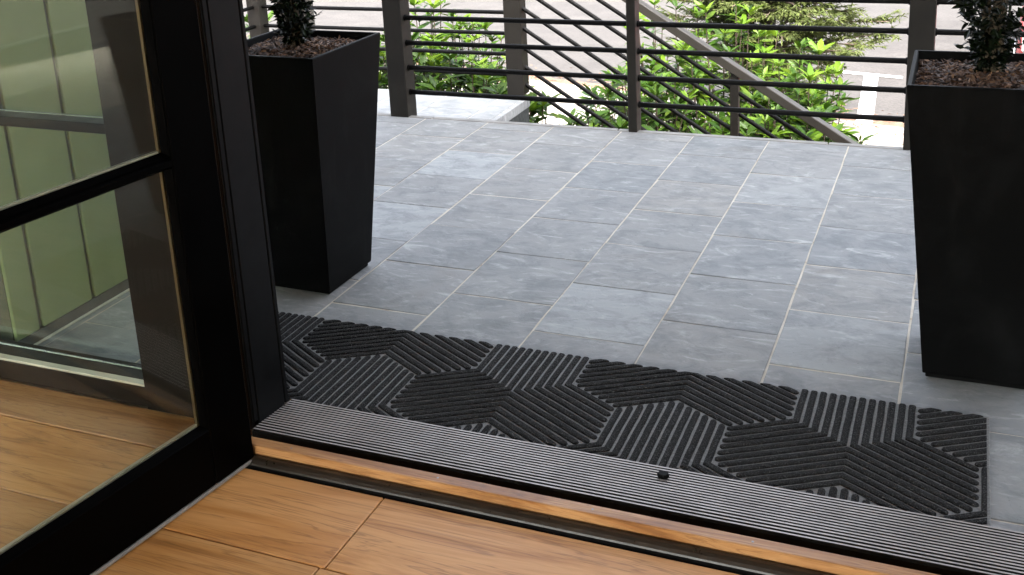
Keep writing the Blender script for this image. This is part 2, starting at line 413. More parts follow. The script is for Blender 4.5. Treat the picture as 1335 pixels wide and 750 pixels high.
# sidelight
sl = empty('sidelight_window', (-2.2, 1.84, 0), label='tall fixed side window with one cross bar behind the glass of the open door', cat='window')
b = MB(); b.bbox(-2.71, -1.7265, YI+.004, YO-.02, .0, .055, .003); part('bottom_rail', b, MULL, sl)
b = MB(); b.bbox(-2.71, -1.7265, YI+.002, YI+.022, .0555, .0615, .001); part('sill_bead', b, SPACER, sl)
b = MB(); b.bbox(-2.66, -1.7265, YI+.03, YO-.03, .662, .686, .002); part('muntin', b, MULL, sl)
b = MB(); b.bbox(-2.71, -2.66, YI+.004, YO-.02, .056, HEAD-.001, .003); part('stile', b, MULL, sl)
b = MB(); b.box(-2.66, -1.7265, 1.852, 1.856, .056, .661); part('pane', b, GLASS, sl)
b = MB(); b.box(-2.66, -1.7265, 1.852, 1.856, .687, HEAD-.001); part('pane', b, GLASS, sl)

# green wall
gw = empty('green_wall', (-2.25, 2.1, 0), label='sage green panelled wall at the porch end seen through the door glass', cat='wall')
b = MB(); b.box(-2.40, -2.262, 1.905, 2.46, 0.002, 2.71); part('backing', b, painted('dark_joint', (.05, .055, .035), .8, .1), gw)
ys = [1.905, 1.99, 2.185, 2.380, 2.46]
for i in range(4):
    b = MB(); b.bbox(-2.2615, -2.25, ys[i]+.007*(i > 0), ys[i+1]-.007*(i < 3), .035, 2.70, .002); part('panel', b, SAGE, gw)
b = MB(); b.box(-2.2610, -2.251, 1.905, 2.46, .003, .033); part('baseboard', b, SAGEB, gw)
b = MB(); b.bbox(-2.2495, -2.243, 1.95, 2.46, .0005, .006, .001); part('trim', b, SPACER, gw)

# ------------------------------------------------------------------ door leaf
ANG = R(8.577)
dl = empty('glass_door', (-1.348, 1.674, 0), 0, label='black framed glass door swung open into the room', cat='door')
dl.rotation_euler = (0, 0, -ANG)          # local +y runs towards the hinge, +x faces the room
LEN, TH = .93, .045
def dpart(name, mb, mat, par=None, **k): return mb.obj(name, mat, par or dl, **k)
b = MB(); b.bbox(-TH, 0, -.109, 0, .013, 2.09, .0025); dpart('stile', b, BLACK)
b = MB(); b.bbox(-TH, 0, -LEN, -LEN+.115, .013, 2.09, .0025); dpart('stile', b, BLACK)
b = MB(); b.bbox(-TH+.0005, -.0006, -LEN+.1152, -.1094, .013, .140, .0025); dpart('bottom_rail', b, BLACK)
b = MB(); b.bbox(-TH+.0005, -.0006, -LEN+.1152, -.1094, 1.96, 2.09, .0025); dpart('top_rail', b, BLACK)
# glazing beads round the opening: a sloped black bead, then the pale spacer between the two panes
for z0, z1 in ((.1402, .692), (.7165, 1.30), (1.325, 1.9598)):
    for side in (0, 1):
        y = -.1094 if side == 0 else -LEN+.1152
        s = -1 if side == 0 else 1
        bb = MB(); bb.add([(-.004, y, z0), (-.016, y+s*.010, z0), (-.016, y, z0), (-.004, y, z1), (-.016, y+s*.010, z1), (-.016, y, z1)], [(0, 1, 2), (3, 5, 4), (0, 3, 4, 1), (1, 4, 5, 2), (2, 5, 3, 0)])
        dpart('glazing_bead', bb, BLACK)
        bb = MB(); bb.box(-.0265, -.0195, min(y, y+s*.012), max(y, y+s*.012), z0+.001, z1-.001); dpart('glass_spacer', bb, painted('bronze_spacer', (.16, .12, .06), .4, .15, metal=.5) if 'bronze_spacer' not in bpy.data.materials else bpy.data.materials['bronze_spacer'])
    ya, yb = -LEN+.1155, -.1097
    bb = MB(); bb.add([(-.004, ya, z0), (-.016, ya, z0+.010), (-.016, ya, z0), (-.004, yb, z0), (-.016, yb, z0+.010), (-.016, yb, z0)], [(0, 1, 2), (3, 5, 4), (0, 3, 4, 1), (1, 4, 5, 2), (2, 5, 3, 0)])
    dpart('glazing_bead', bb, BLACK)
    bb = MB(); bb.box(-.0265, -.0195, ya+.013, yb-.013, z0, z0+.013); dpart('glass_spacer', bb, SPACER)
    for xg in (-.018, -.028):
        bb = MB(); bb.box(xg-.0012, xg+.0012, ya, yb, z0+.0005, z1-.0005); dpart('pane', bb, GLASS)
for zc in (.7042, 1.3125):
    bb = MB(); bb.extrude_x  # bar with bevelled nose
    prof = [(-.0405, -.011), (-.008, -.011), (-.001, -.005), (-.001, .005), (-.008, .011), (-.0405, .011)]
    ya, yb = -LEN+.1155, -.1097
    v = [(x, ya, zc+z) for x, z in prof]+[(x, yb, zc+z) for x, z in prof]; n = len(prof)
    bb.add(v, [(i, (i+1) % n, n+(i+1) % n, n+i) for i in range(n)]+[tuple(range(n)), tuple(range(2*n-1, n-1, -1))])
    dpart('muntin', bb, BLACK)
b = MB(); b.bbox(-TH+.004, .0015, -LEN+.002, -.001, .0055, .0127, .001); dpart('door_sweep', b, painted('grey_sweep', (.16, .15, .14), .4, .2))
for z in (.3, 1.05, 1.8):
    b = MB(); b.tube([(-.050, .012, z-.05), (-.050, .012, z+.05)], .008, 10); b.box(-.05, -.046, -.03, .012, z-.05, z+.05); dpart('hinge', b, BLACK)

# ------------------------------------------------------------------ door sill
XS0, XS1 = XJL+.0015, XJR-.0015
sill = empty('door_sill', (-.47, 1.79, 0), label='ribbed aluminium door sill with an oak strip across the doorway', cat='door sill')
prof = [(1.912, -.003)]
NR = 16; y0s, y1s = 1.910, 1.752
for i in range(NR):
    ya = y0s+(y1s-y0s)*i/NR; p = (y1s-y0s)/NR
    zb = .0085+.0105*min(1, i/NR*1.3)
    prof += [(ya, zb), (ya+p*.10, zb+.0036), (ya+p*.52, zb+.0036), (ya+p*.62, zb)]
prof += [(y1s, .018), (y1s, -.012), (1.90, -.012)]
b = MB(); b.extrude_x(prof, XS0, XS1)
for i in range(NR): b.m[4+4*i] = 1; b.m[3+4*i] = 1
b.m[1+4*NR] = 1               # grime in the grooves; ridge sides and inner face coloured dark as shade
part('sill_plate', b, [ALU, painted('groove_grime_and_shade', (.012, .011, .010), .8, .3, nscale=30, spec=.1)], sill)
b = MB(); b.box(XS0, XS1, 1.657, 1.7515, -.02, .004); part('channel', b, SEAL, sill)
b = MB(); b.extrude_x([(1.716, .0045), (1.713, .034), (1.7115, .0352), (1.6865, .0352), (1.684, .0335), (1.684, .016), (1.688, .0045)], -1.43, XS1); part('oak_strip', b, OAK, sill)
b = MB(); b.extrude_x([(1.683, .0042), (1.683, .013), (1.679, .0165), (1.671, .0160), (1.664, .0125), (1.6595, .0075), (1.658, .0042)], -1.55, XS1); part('bronze_gasket', b, BRONZE, sill)
for x in (-1.27, -.925, -.60, -.30, .05, .3):
    b = MB(); b.tube([(x, 1.699, .0345), (x, 1.699, .0357)], .0026, 8); part('screw', b, STEEL, sill)
rs = MB(); rs.tube([(-.5085, 1.8685, .017), (-.5085, 1.8685, .0215), (-.5085, 1.8685, .0255)], [.0085, .0095, .0075], 12)
for i, p in enumerate(rs.v): rs.v[i] = (-.5085+(p[0]+.5085)*1.35, p[1], p[2])
rs.obj('rubber_stop', SEAL, label='small black oval stop stuck on the ribbed sill near the mat', cat='stop')

# ------------------------------------------------------------------ hexagon mat
MX0, MX1, MY0, MY1 = -1.74, .093, 1.9125, 2.313
hm = empty('doormat', (-.82, 2.11, 0), label='long black doormat with ribbed hexagon pattern lying along the sill', cat='doormat')
b = MB(); b.bbox(MX0, MX1, MY0, MY1, .0015, .0050, .001); part('mat_base', b, MATB, hm)
sh = .1455; RP = math.sqrt(3)*sh/12; RW = RP*.71
da = Vector((-.8660254, -.5)); db = Vector((.8660254, -.5)); dc = Vector((0, 1))
T1 = Vector((-.178, 2.107))
def hexribs(center):
    out = []
    arms = [(dc, da, db), (da, db, dc), (db, dc, da)]
    h = sh
    for (p, q, _) in arms:          # ribs bending from arm p into arm q
        for k in range(6):
            off = (k+.5)*RP
            # crease between p and q lies along p+q direction; distance of crease point from centre
            crease = (p+q).normalized()*(off/math.sin(R(60)))
            def endpt(axis):
                nrm = (crease - axis*crease.dot(axis))
                ex = 2*h - off/math.tan(R(60)) - RW*.62    # arm end edge slopes 60 degrees from the tip at 2h
                return axis*ex + nrm
            out.append([center+endpt(p), center+crease, center+endpt(q)])
    return out
def clip_seg(a, b_, x0, x1, y0, y1):
    t0, t1 = 0.0, 1.0; d = b_-a
    for p, q in ((-d.x, a.x-x0), (d.x, x1-a.x), (-d.y, a.y-y0), (d.y, y1-a.y)):
        if abs(p) < 1e-9:
            if q < 0: return None
        else:
            r = q/p
            if p < 0: t0 = max(t0, r)
            else: t1 = min(t1, r)
    return (a+d*t0, a+d*t1) if t1-t0 > 1e-4 else None
def rib_mesh(pts, rseed):
    rr = random.Random(rseed); w = RW/2
    q_ = [pts[0]]
    for i in range(len(pts)-1):           # a slightly uneven pile edge
        m_ = max(1, int((pts[i+1]-pts[i]).length/.035)); d_ = (pts[i+1]-pts[i]); pd = Vector((-d_.y, d_.x)).normalized()
        for k in range(1, m_): q_.append(pts[i]+d_*(k/m_)+pd*rr.uniform(-.0006, .0006))
        q_.append(pts[i+1])
    pts = q_
    def dirs(i): return (pts[i+1]-pts[i]).normalized()
    def perp(d): return Vector((-d.y, d.x))
    left = []; right = []
    n = len(pts)
    # sample extra points along segments for a slightly uneven pile edge
    def offset_ring(w, cap):
        L, Rr = [], []
        for i in range(n):
            if i == 0: m = perp(dirs(0)); sc = 1
            elif i == n-1: m = perp(dirs(n-2)); sc = 1
            else:
                m = (perp(dirs(i-1))+perp(dirs(i))).normalized(); sc = 1/max(.5, m.dot(perp(dirs(i))))
            L.append(pts[i]+m*w*sc); Rr.append(pts[i]-m*w*sc)
        d0, d1 = -dirs(0), dirs(n-2)
        ring = list(L)
        for a in (45, 90, 135): ring.append(pts[-1]+perp(dirs(n-2))*w*math.cos(R(a))+d1*w*math.sin(R(a)))
        ring += Rr[::-1]
        for a in (45, 90, 135): ring.append(pts[0]-perp(dirs(0))*w*math.cos(R(a))+d0*w*math.sin(R(a)))
        return ring
    r0_, r1_, r2_ = offset_ring(w, 1), offset_ring(w*.9, 1), offset_ring(w*.5, 1)
    N_ = len(r0_); mb = MB()
    v = [(p.x, p.y, .0046) for p in r0_]+[(p.x, p.y, .0080+rr.uniform(-.0003, .0003)) for p in r1_]+[(p.x, p.y, .0096+rr.uniform(-.0004, .0004)) for p in r2_]
    f = []
    for k in range(2):
        for i in range(N_): f.append((k*N_+i, k*N_+(i+1) % N_, (k+1)*N_+(i+1) % N_, (k+1)*N_+i))
    # triangulated top: strips between left and right chains
    f.append(tuple(range(2*N_, 3*N_)))
    lim = ((MX0+.006, 0, -1), (MX1-.006, 0, 1), (MY0+.0005, 1, -1), (MY1-.004, 1, 1))
    if all((min(p[a] for p in v) >= L_ if sg < 0 else max(p[a] for p in v) <= L_) for L_, a, sg in lim):
        mb.add(v, f, 0, False); return mb
    bm = bmesh.new(); bv = [bm.verts.new(p) for p in v]
    for q in f: bm.faces.new([bv[i] for i in q])
    for L_, a, sg in lim:
        co = [0, 0, 0]; no = [0, 0, 0]; co[a] = L_; no[a] = sg
        bmesh.ops.bisect_plane(bm, geom=bm.verts[:]+bm.edges[:]+bm.faces[:], plane_co=co, plane_no=no, clear_outer=True)
        if not bm.faces: break
        be = [e for e in bm.edges if e.is_boundary and all(abs(q.co[a]-L_) < 1e-6 for q in e.verts)]
        if len(be) > 2: bmesh.ops.edgenet_fill(bm, edges=be)
    area = sum(q.calc_area() for q in bm.faces)
    if area < 4e-5: bm.free(); return None
    bm.verts.index_update()
    mb.add([q.co.copy() for q in bm.verts], [[p.index for p in q.verts] for q in bm.faces]); bm.free(); return mb
CL = (MX0-.02, MX1+.02, MY0-.02, MY1+.02)
nr = 0
for i in range(-8, 5):
    for j in range(-4, 5):
        cpos = T1 + (db*i+dc*j)*(3*sh)
        if not (MX0-.5 < cpos.x < MX1+.5 and MY0-.5 < cpos.y < MY1+.5): continue
        for pl in hexribs(cpos):
            segs = [clip_seg(pl[k], pl[k+1], *CL) for k in range(2)]
            runs = []
            if segs[0] and segs[1] and (segs[0][1]-segs[1][0]).length < 1e-4: runs = [[segs[0][0], segs[0][1], segs[1][1]]]
            else: runs = [list(s_) for s_ in segs if s_]
            for r_ in runs:
                if sum((r_[q+1]-r_[q]).length for q in range(len(r_)-1)) < .006: continue
                if len(r_) == 3 and ((r_[1]-r_[0]).length < .006): r_ = r_[1:]
                elif len(r_) == 3 and ((r_[2]-r_[1]).length < .006): r_ = r_[:2]
                rm = rib_mesh(r_, nr)
                if rm is not None: part('rib', rm, RIB, hm); nr += 1
print('mat ribs', nr)

# ------------------------------------------------------------------ planters with mulch and box shrubs
MULCH = None
def mat_mulch():
    m = N('bark_mulch'); geo = m.new('ShaderNodeNewGeometry')
    m.col(m.ramp(geo.outputs['Random Per Island'], [(0, (.022, .010, .005)), (.4, (.062, .029, .014)), (.75, (.12, .060, .031)), (1, (.26, .145, .082))])); m.rough(.75)
    m.bump(m.noise(m.coord(), 180, 4), .5, .002); return m.mat
MULCH = mat_mulch()
BARK = painted('thin_stem_bark', (.10, .075, .045), .8, .3, nscale=30)
BOXLEAF = mat_leaf('box_leaf', [(.003, .006, .0025), (.005, .009, .003), (.004, .007, .003), (.010, .022, .005)], .38, .06)
BOXLEAF.node_tree.nodes['Principled BSDF'].inputs['Specular IOR Level'].default_value = .16
def leaf_verts(L, Wd, fold=.25, curl=.2):
    """leaf along +y, width in x, underside -z; 8 verts"""
    v = [(0, 0, 0)]
    for t, ww in ((.35, 1.0), (.72, .72)):
        z = -curl*L*t*t
        v += [(-Wd/2*ww, L*t, z+fold*Wd*ww*.5), (0, L*t, z), (Wd/2*ww, L*t, z+fold*Wd*ww*.5)]
    v.append((0, L, -curl*L))
    f = [(0, 2, 1), (0, 3, 2), (1, 2, 5, 4), (2, 3, 6, 5), (4, 5, 7), (5, 6, 7)]
    return v, f
def orient(p, d, upv, roll=0):
    d = d.normalized(); x = d.cross(upv)
    if x.length < 1e-3: x = d.cross(Vector((1, 0, 0)))
    x.normalize(); z = x.cross(d)
    M = Matrix(((x.x, d.x, z.x, p.x), (x.y, d.y, z.y, p.y), (x.z, d.z, z.z, p.z), (0, 0, 0, 1)))
    return M @ Matrix.Rotation(roll, 4, 'Y')
def planter(cx, cy, rz, label, mlabel, plabel, seed, plant_dx, plant_dy, rbase):
    H_, T_, B_ = .7115, .355, .2285
    rr = random.Random(seed)
    root = empty('planter', (cx, cy, 0), rz, label=label, cat='planter', group='tall tapered planters')
    b = MB(); t = .011
    ring = lambda s, z: [(-s/2, -s/2, z), (s/2, -s/2, z), (s/2, s/2, z), (-s/2, s/2, z)]
    zb = .014
    rs_ = [ring(B_, zb), ring(B_+.002, zb+.004), ring(T_-.002, H_-.003), ring(T_-.005, H_), ring(T_-2*t+.003, H_), ring(T_-2*t, H_-.003), ring(T_-2*t-.012, H_-.07)]
    v = sum(rs_, []); f = [(3, 2, 1, 0)]
    for k in range(len(rs_)-1):
        for i in range(4): f.append((4*k+i, 4*k+(i+1) % 4, 4*k+4+(i+1) % 4, 4*k+4+i))
    b.add(v, f); b.obj('pot', PLANT, root)
    b = MB(); b.bbox(-B_/2+.006, B_/2-.006, -B_/2+.006, B_/2-.006, .0012, .0135, .002); b.obj('foot', SEAL, root)
    # mulch: heap of chips
    b = MB(); hw = T_/2-t-.003; n = 13
    g = [[(-hw+2*hw*i/n, -hw+2*hw*j/n, H_-.030+.012*math.exp(-((i-n/2)**2+(j-n/2)**2)/18)+rr.uniform(-.004, .004)) for i in range(n+1)] for j in range(n+1)]
    b.add([p for row in g for p in row], [(j*(n+1)+i, j*(n+1)+i+1, (j+1)*(n+1)+i+1, (j+1)*(n+1)+i) for j in range(n) for i in range(n)])
    for k in range(2600):
        x, y = rr.uniform(-hw, hw)*.97, rr.uniform(-hw, hw)*.97; z = H_-.026+.012*math.exp(-(x*x+y*y)/.013)+rr.uniform(-.003, .007)
        L, w, h = rr.uniform(.010, .032), rr.uniform(.003, .009), rr.uniform(.0015, .004)
        M = Matrix.Translation((x, y, z)) @ Matrix.Rotation(rr.uniform(0, 6.28), 4, 'Z') @ Matrix.Rotation(rr.gauss(0, .35), 4, 'Y') @ Matrix.Rotation(rr.gauss(0, .5), 4, 'X')
        vv = [M @ Vector(p) for p in ((-L/2, 0, 0), (-L/4, -w/2, -h/2), (L/3, -w/2, 0), (L/2, 0, h/3), (L/4, w/2, 0), (-L/3, w/2, h/4), (0, 0, h))]
        b.add(vv, [(0, 1, 6), (1, 2, 6), (2, 3, 6), (3, 4, 6), (4, 5, 6), (5, 0, 6)])
    o = b.obj('bark_mulch', MULCH, None, label=mlabel, cat='mulch', kind='stuff'); o.location = (cx, cy, 0); o.rotation_euler = (0, 0, rz)
    # box shrub
    pr = empty('box_shrub', (cx+plant_dx, cy+plant_dy, H_-.018), 0, label=plabel, cat='shrub', group='small leaved shrubs in the planters')
    st = MB(); fo = MB(); Ht = .95
    for k in range(9):
        a = rr.uniform(0, 6.28); r1 = rr.uniform(.01, .9)*rbase
        pts = [Vector((0.018*math.cos(a), .018*math.sin(a), -.02))]
        for q in range(1, 7):
            tt = q/6; pts.append(Vector((math.cos(a+tt*.5)*r1*min(1, tt*2.2)+rr.uniform(-.006, .006), math.sin(a+tt*.5)*r1*min(1, tt*2.2)+rr.uniform(-.006, .006), tt*Ht*rr.uniform(.9, 1))))
        st.tube(pts, [.0065-.0045*i/6 for i in range(7)], 6)
    NL = 5200
    for k in range(NL):
        z = rr.random()**.9*Ht
        rad = rbase*min(1.0, .34+z*4.2)*(1-.25*max(0, z-.6))*(1+.12*math.sin(14*z+seed))
        a = rr.uniform(0, 6.28); q = rr.random()**.45; r_ = rad*q*(1.12 if rr.random() < .08 else 1)
        p = Vector((r_*math.cos(a), r_*math.sin(a), z+.012))
        d = Vector((math.cos(a+rr.gauss(0, .7)), math.sin(a+rr.gauss(0, .7)), rr.gauss(.25, .55)))
        L = rr.uniform(.016, .029); v, f = leaf_verts(L, L*.46, .3, rr.uniform(0, .35))
        M = orient(p, d, Vector((rr.gauss(0, .3), rr.gauss(0, .3), 1)), rr.gauss(0, .5))
        fo.add([M @ Vector(q_) for q_ in v], f)
    # little outward sprigs
    for k in range(46):
        z = rr.random()*Ht; a = rr.uniform(0, 6.28); rad = rbase*min(1.0, .34+z*4.2)*.9
        p0 = Vector((rad*math.cos(a), rad*math.sin(a), z+.01)); d = Vector((math.cos(a), math.sin(a), rr.uniform(.1, .8))).normalized()*rr.uniform(.03, .055)
        st.tube([p0-d*.6, p0, p0+d], [.0016, .0013, .0008], 4)
        for q in range(7):
            pp = p0+d*(q/6); aa = q*2.4
            dd = d.normalized()*.6+Vector((math.cos(aa), math.sin(aa), .3))*.8
            L = rr.uniform(.015, .024); v, f = leaf_verts(L, L*.48, .3, .2); M = orient(pp, dd, Vector((0, 0, 1)), rr.gauss(0, .4))
            fo.add([M @ Vector(q_) for q_ in v], f)
    st.obj('stem', BARK, pr); o = fo.mesh('foliage', BOXLEAF); o = bpy.data.objects.new('foliage', o); link(o, pr)
planter(-1.751, 2.572, -.02, 'charcoal tapered square planter between the open door and the railing', 'brown bark mulch filling the planter beside the open door',
        'dark small leaved shrub growing in the planter beside the open door', 3, -.006, .02, .072)
planter(.0643, 2.572, .009, 'black tapered square planter at the right end of the doormat', 'brown bark mulch filling the planter beyond the right end of the mat',
        'dark small leaved shrub growing in the planter beyond the right end of the mat', 11, -.012, .02, .072)

# ------------------------------------------------------------------ railings
def post(b, x0, x1, y0, y1, z0, z1): b.bbox(x0, x1, y0, y1, z0, z1, .003)
pr_ = empty('porch_railing', (-1.26, 4.26, 0), label='dark metal railing with horizontal rods along the porch edge', cat='railing')
def railpost(root, *a, mat=POST):
    b = MB(); post(b, *a); return part('post', b, mat, root)
P1 = (-2.402, -2.312, 4.228, 4.318); PC = (-1.280, -1.242, 4.230, 4.295); P3 = (-.199, -.107, 4.228, 4.318); P4 = (1.9, 1.99, 4.228, 4.318)
for p in (P1, P3, P4): railpost(pr_, *p, -.10, 1.045)
railpost(pr_, *PC, -.10, 1.045)
ROD_Z = [.109+.1135*k for k in range(8)]
RY = 4.268
for x0, x1 in ((P1[1], PC[0]), (PC[1], P3[0]), (P3[1], P4[0])):
    for z in ROD_Z:
        b = MB(); b.tube([(x0-.004, RY, z), (x1+.004, RY, z)], .0112, 12); o = part('rod', b, ROD, pr_)
        for xa in (x0, x1-.006):
            c_ = MB(); c_.tube([(xa, RY, z), (xa+.006, RY, z)], .0145, 12); c_.obj('flange', ROD, o)
b = MB(); b.bbox(-2.43, 2.0, 4.225, 4.315, 1.047, 1.085, .004); part('top_rail', b, POST, pr_)

YS = 5.24
sr = empty('stair_railing', (-2.2, YS, LZ), label='sloping handrail with slanted rods running down beside the steps', cat='railing')
SL = -.635
railpost(sr, -2.254, -2.159, YS-.0, YS+.085, LZ+.002, .92)
railpost(sr, -1.064, -1.024, YS+.018, YS+.062, -1.40, .02)
railpost(sr, .02, .06, YS+.018, YS+.062, -1.40, -.68)
XE = .10
hz = lambda x: .292+SL*(x+1.45)
YR = YS+.04
for k, zr in enumerate([.306+.1065*3, .306+.1065*2, .306+.1065, .306, .199, .0925, -.010, -.108]):
    g = lambda x: zr+SL*(x+2.15)
    for xa, xb in ((-2.159, -1.064), (-1.024, .02)):
        if g(xb) < -1.36: xb = -2.15+(zr+1.37)/.635
        if xb-xa < .05: continue
        b = MB(); b.tube([(xa-.004, YR, g(xa-.004)), (xb+.004, YR, g(xb+.004))], .0108, 12); part('rod', b, ROD, sr)
th = math.atan(SL); cz = hz(-1.0)
M = Matrix.Translation((-1.0, YR, cz)) @ Matrix.Rotation(-th, 4, 'Y')
L0, L1 = (-2.16+1.0)/math.cos(th), (XE+1.0)/math.cos(th)
b = MB(); b.bbox(L0, L1, -.030, .030, -.021, .021, .003, M=M); part('handrail', b, RAIL, sr)

lr = empty('landing_railing', (-3.0, YS, LZ), label='level metal railing along the back and left side of the landing', cat='railing')
LRZ = [-.049+.1125*k for k in range(8)]
for z in LRZ:
    b = MB(); b.tube([(-3.79, YR, z), (-2.250, YR, z)], .0108, 10); part('rod', b, ROD, lr)
    b = MB(); b.tube([(-3.83, 2.2, z), (-3.83, YS-.002, z)], .0108, 10); part('rod', b, ROD, lr)
railpost(lr, -3.872, -3.788, YS, YS+.085, LZ+.002, .90)
b = MB(); b.bbox(-3.86, -2.25, YS+.0, YS+.08, .905, .94, .003); b.bbox(-3.87, -3.79, 2.2, YS-.001, .905, .94, .003); part('top_rail', b, POST, lr)
b = MB(); b.bbox(-3.86, -3.80, 2.2, 2.26, -.0025, .90, .003); part('post', b, POST, lr)
b = MB(); b.bbox(-3.86, -3.66, 5.50, 5.62, -1.42, 2.70, .006); b.obj('timber_column', painted('brown_column_paint', (.06, .052, .045), .6, .2), None, label='dark brown column standing behind the far corner post of the landing', cat='column')

# ------------------------------------------------------------------ outdoor plants
LEAFG = mat_leaf('shrub_leaf', [(.015, .040, .003), (.027, .066, .0045), (.045, .090, .006), (.020, .050, .0045), (.075, .118, .008)], .45, .3)
LEAFY = mat_leaf('young_leaf', [(.065, .135, .008), (.105, .165, .012), (.055, .12, .007)], .45, .35)
STEM = painted('shrub_stem', (.035, .022, .013), .8, .3, nscale=30)
for m_ in (LEAFG, LEAFY): m_.node_tree.nodes['Principled BSDF'].inputs['Specular IOR Level'].default_value = .22
LV = []
for q in range(6):
    L = [.085, .10, .115, .075, .095, .065][q]; mb = MB(); v, f = leaf_verts(L, L*(.27+.03*(q % 3)), .28, [.15, .3, .22, .05, .4, .1][q]); mb.add(v, f, 0, True); LV.append(mb)
leaf_me = [m.mesh('leaf', LEAFG) for m in LV]; leaf_my = [m.mesh('leaf', LEAFY) for m in LV]
def shrub(x, y, z, h, rad, nst, label, seed, young=.25, group='leafy shrubs beside the steps', nparts=60, lean=(0, 0), sc=1.0, dens=1.0):
    rr = random.Random(seed)
    root = empty('leafy_shrub', (x, y, z), 0, label=label, cat='shrub', group=group)
    st = MB(); fo = MB(); cand = []
    for k in range(nst):
        a = k*2.399+rr.uniform(-.3, .3); rk = rad*math.sqrt((k+.5)/nst); hh = h*(1-.30*rr.random()**1.5)*(1-.22*(rk/rad)**2)
        p0 = Vector((rr.uniform(-.06, .06), rr.uniform(-.06, .06), 0)); tip = Vector((rk*math.cos(a)+lean[0], rk*math.sin(a)+lean[1], hh))
        mid = p0.lerp(tip, .45)+Vector((tip.x*.25, tip.y*.25, .03))
        st.tube([p0, mid, tip], [.008, .006, .003], 5)
        young_tip = rr.random() < young
        d = (tip-mid).normalized()
        # terminal whorl
        for q in range(rr.randint(6, 9)):
            aa = q*2.4+rr.random(); dd = d*rr.uniform(.35, 1.0)+Vector((math.cos(aa), math.sin(aa), rr.uniform(-.1, .4)))*.85
            cand.append((tip-d*rr.uniform(0, .03), dd, young_tip, 1))
        # lower leaves along the stem
        for q in range(int(15*dens)):
            t = rr.random(); pp = (p0.lerp(mid, .35+t*2) if t < .3 else mid.lerp(tip, (t-.3)/.7)) ; aa = rr.uniform(0, 6.28)
            dd = Vector((math.cos(aa), math.sin(aa), rr.uniform(-.2, .7)))
            cand.append((pp, dd, False, 0))
    front = sorted(range(len(cand)), key=lambda i: -(cand[i][3]*.4+cand[i][0].z-cand[i][0].y*.8))
    chosen = set(front[:nparts])
    for i, (p, dd, yg, _) in enumerate(cand):
        M = orient(p, dd, Vector((rr.gauss(0, .2), rr.gauss(0, .2), 1)), rr.gauss(0, .3)) @ Matrix.Scale(sc*rr.uniform(.75, 1.15), 4)
        q = rr.randrange(6)
        if i in chosen:
            o = bpy.data.objects.new('leaf', (leaf_my if yg else leaf_me)[q]); link(o, root); o.matrix_local = M
        else:
            fo.add([M @ Vector(t) for t in LV[q].v], LV[q].f, 1 if yg else 0, True)
    st.obj('stem', STEM, root)
    me = fo.mesh('foliage', [LEAFG, LEAFY]); o = bpy.data.objects.new('foliage', me); link(o, root); o['kind'] = 'stuff'
SHR = [  # x, y, top z, rad, stems, young, label
 (-1.10, 6.35, -.28, .42, 44, .2, 'bushy green shrub behind the lower post of the stair rail'),
 (-1.85, 6.45, -.22, .42, 44, .15, 'leafy green shrub behind the rods at the middle of the stair rail'),
 (-1.42, 6.95, .10, .40, 34, .75, 'tall shrub with bright young leaves between the stair rail and the feathery tree'),
 (-1.95, 7.25, .04, .34, 26, .5, 'shrub with upright pale tips just right of the slim middle railing post'),
 (-.98, 6.75, -.12, .34, 32, .55, 'shrub with pale new tips above the lower end of the handrail'),
 (-.72, 6.35, -.42, .26, 22, .3, 'low leafy shrub at the foot of the handrail beside the pavement'),
 (-2.12, 6.15, -.42, .28, 24, .25, 'small shrub in front of the pale pavement seen between stair rods'),
 (-2.40, 5.75, -.16, .28, 34, .45, 'bright green shrub against the landing beside its right corner post'),
 (-2.80, 5.9, -.07, .36, 56, .6, 'dense bright shrub along the middle of the back of the landing'),
 (-3.30, 6.0, .04, .40, 66, .65, 'tallest bright shrub behind the landing near the porch corner post'),
 (-3.85, 5.95, -.08, .36, 44, .6, 'bright shrub behind the landing left of the porch corner post'),
 (-3.15, 6.6, .03, .36, 40, .6, 'broad bright shrub filling in behind the middle landing shrubs'),
 (-3.50, 6.75, .22, .26, 14, .6, 'upright shrub with strappy shoots rising above the landing shrubs'),
 (-4.75, 6.5, .05, .32, 16, .4, 'shrub with long thin shoots beyond the left planter'),
]
for i, (x, y, zt, rad, ns, yg, lab) in enumerate(SHR):
    shrub(x, y, GZ-.02, zt-GZ, rad, ns, lab, 50+i, yg, sc=1.15, dens=2.2 if i in (7, 8, 9, 10) else 1.9, nparts=80)

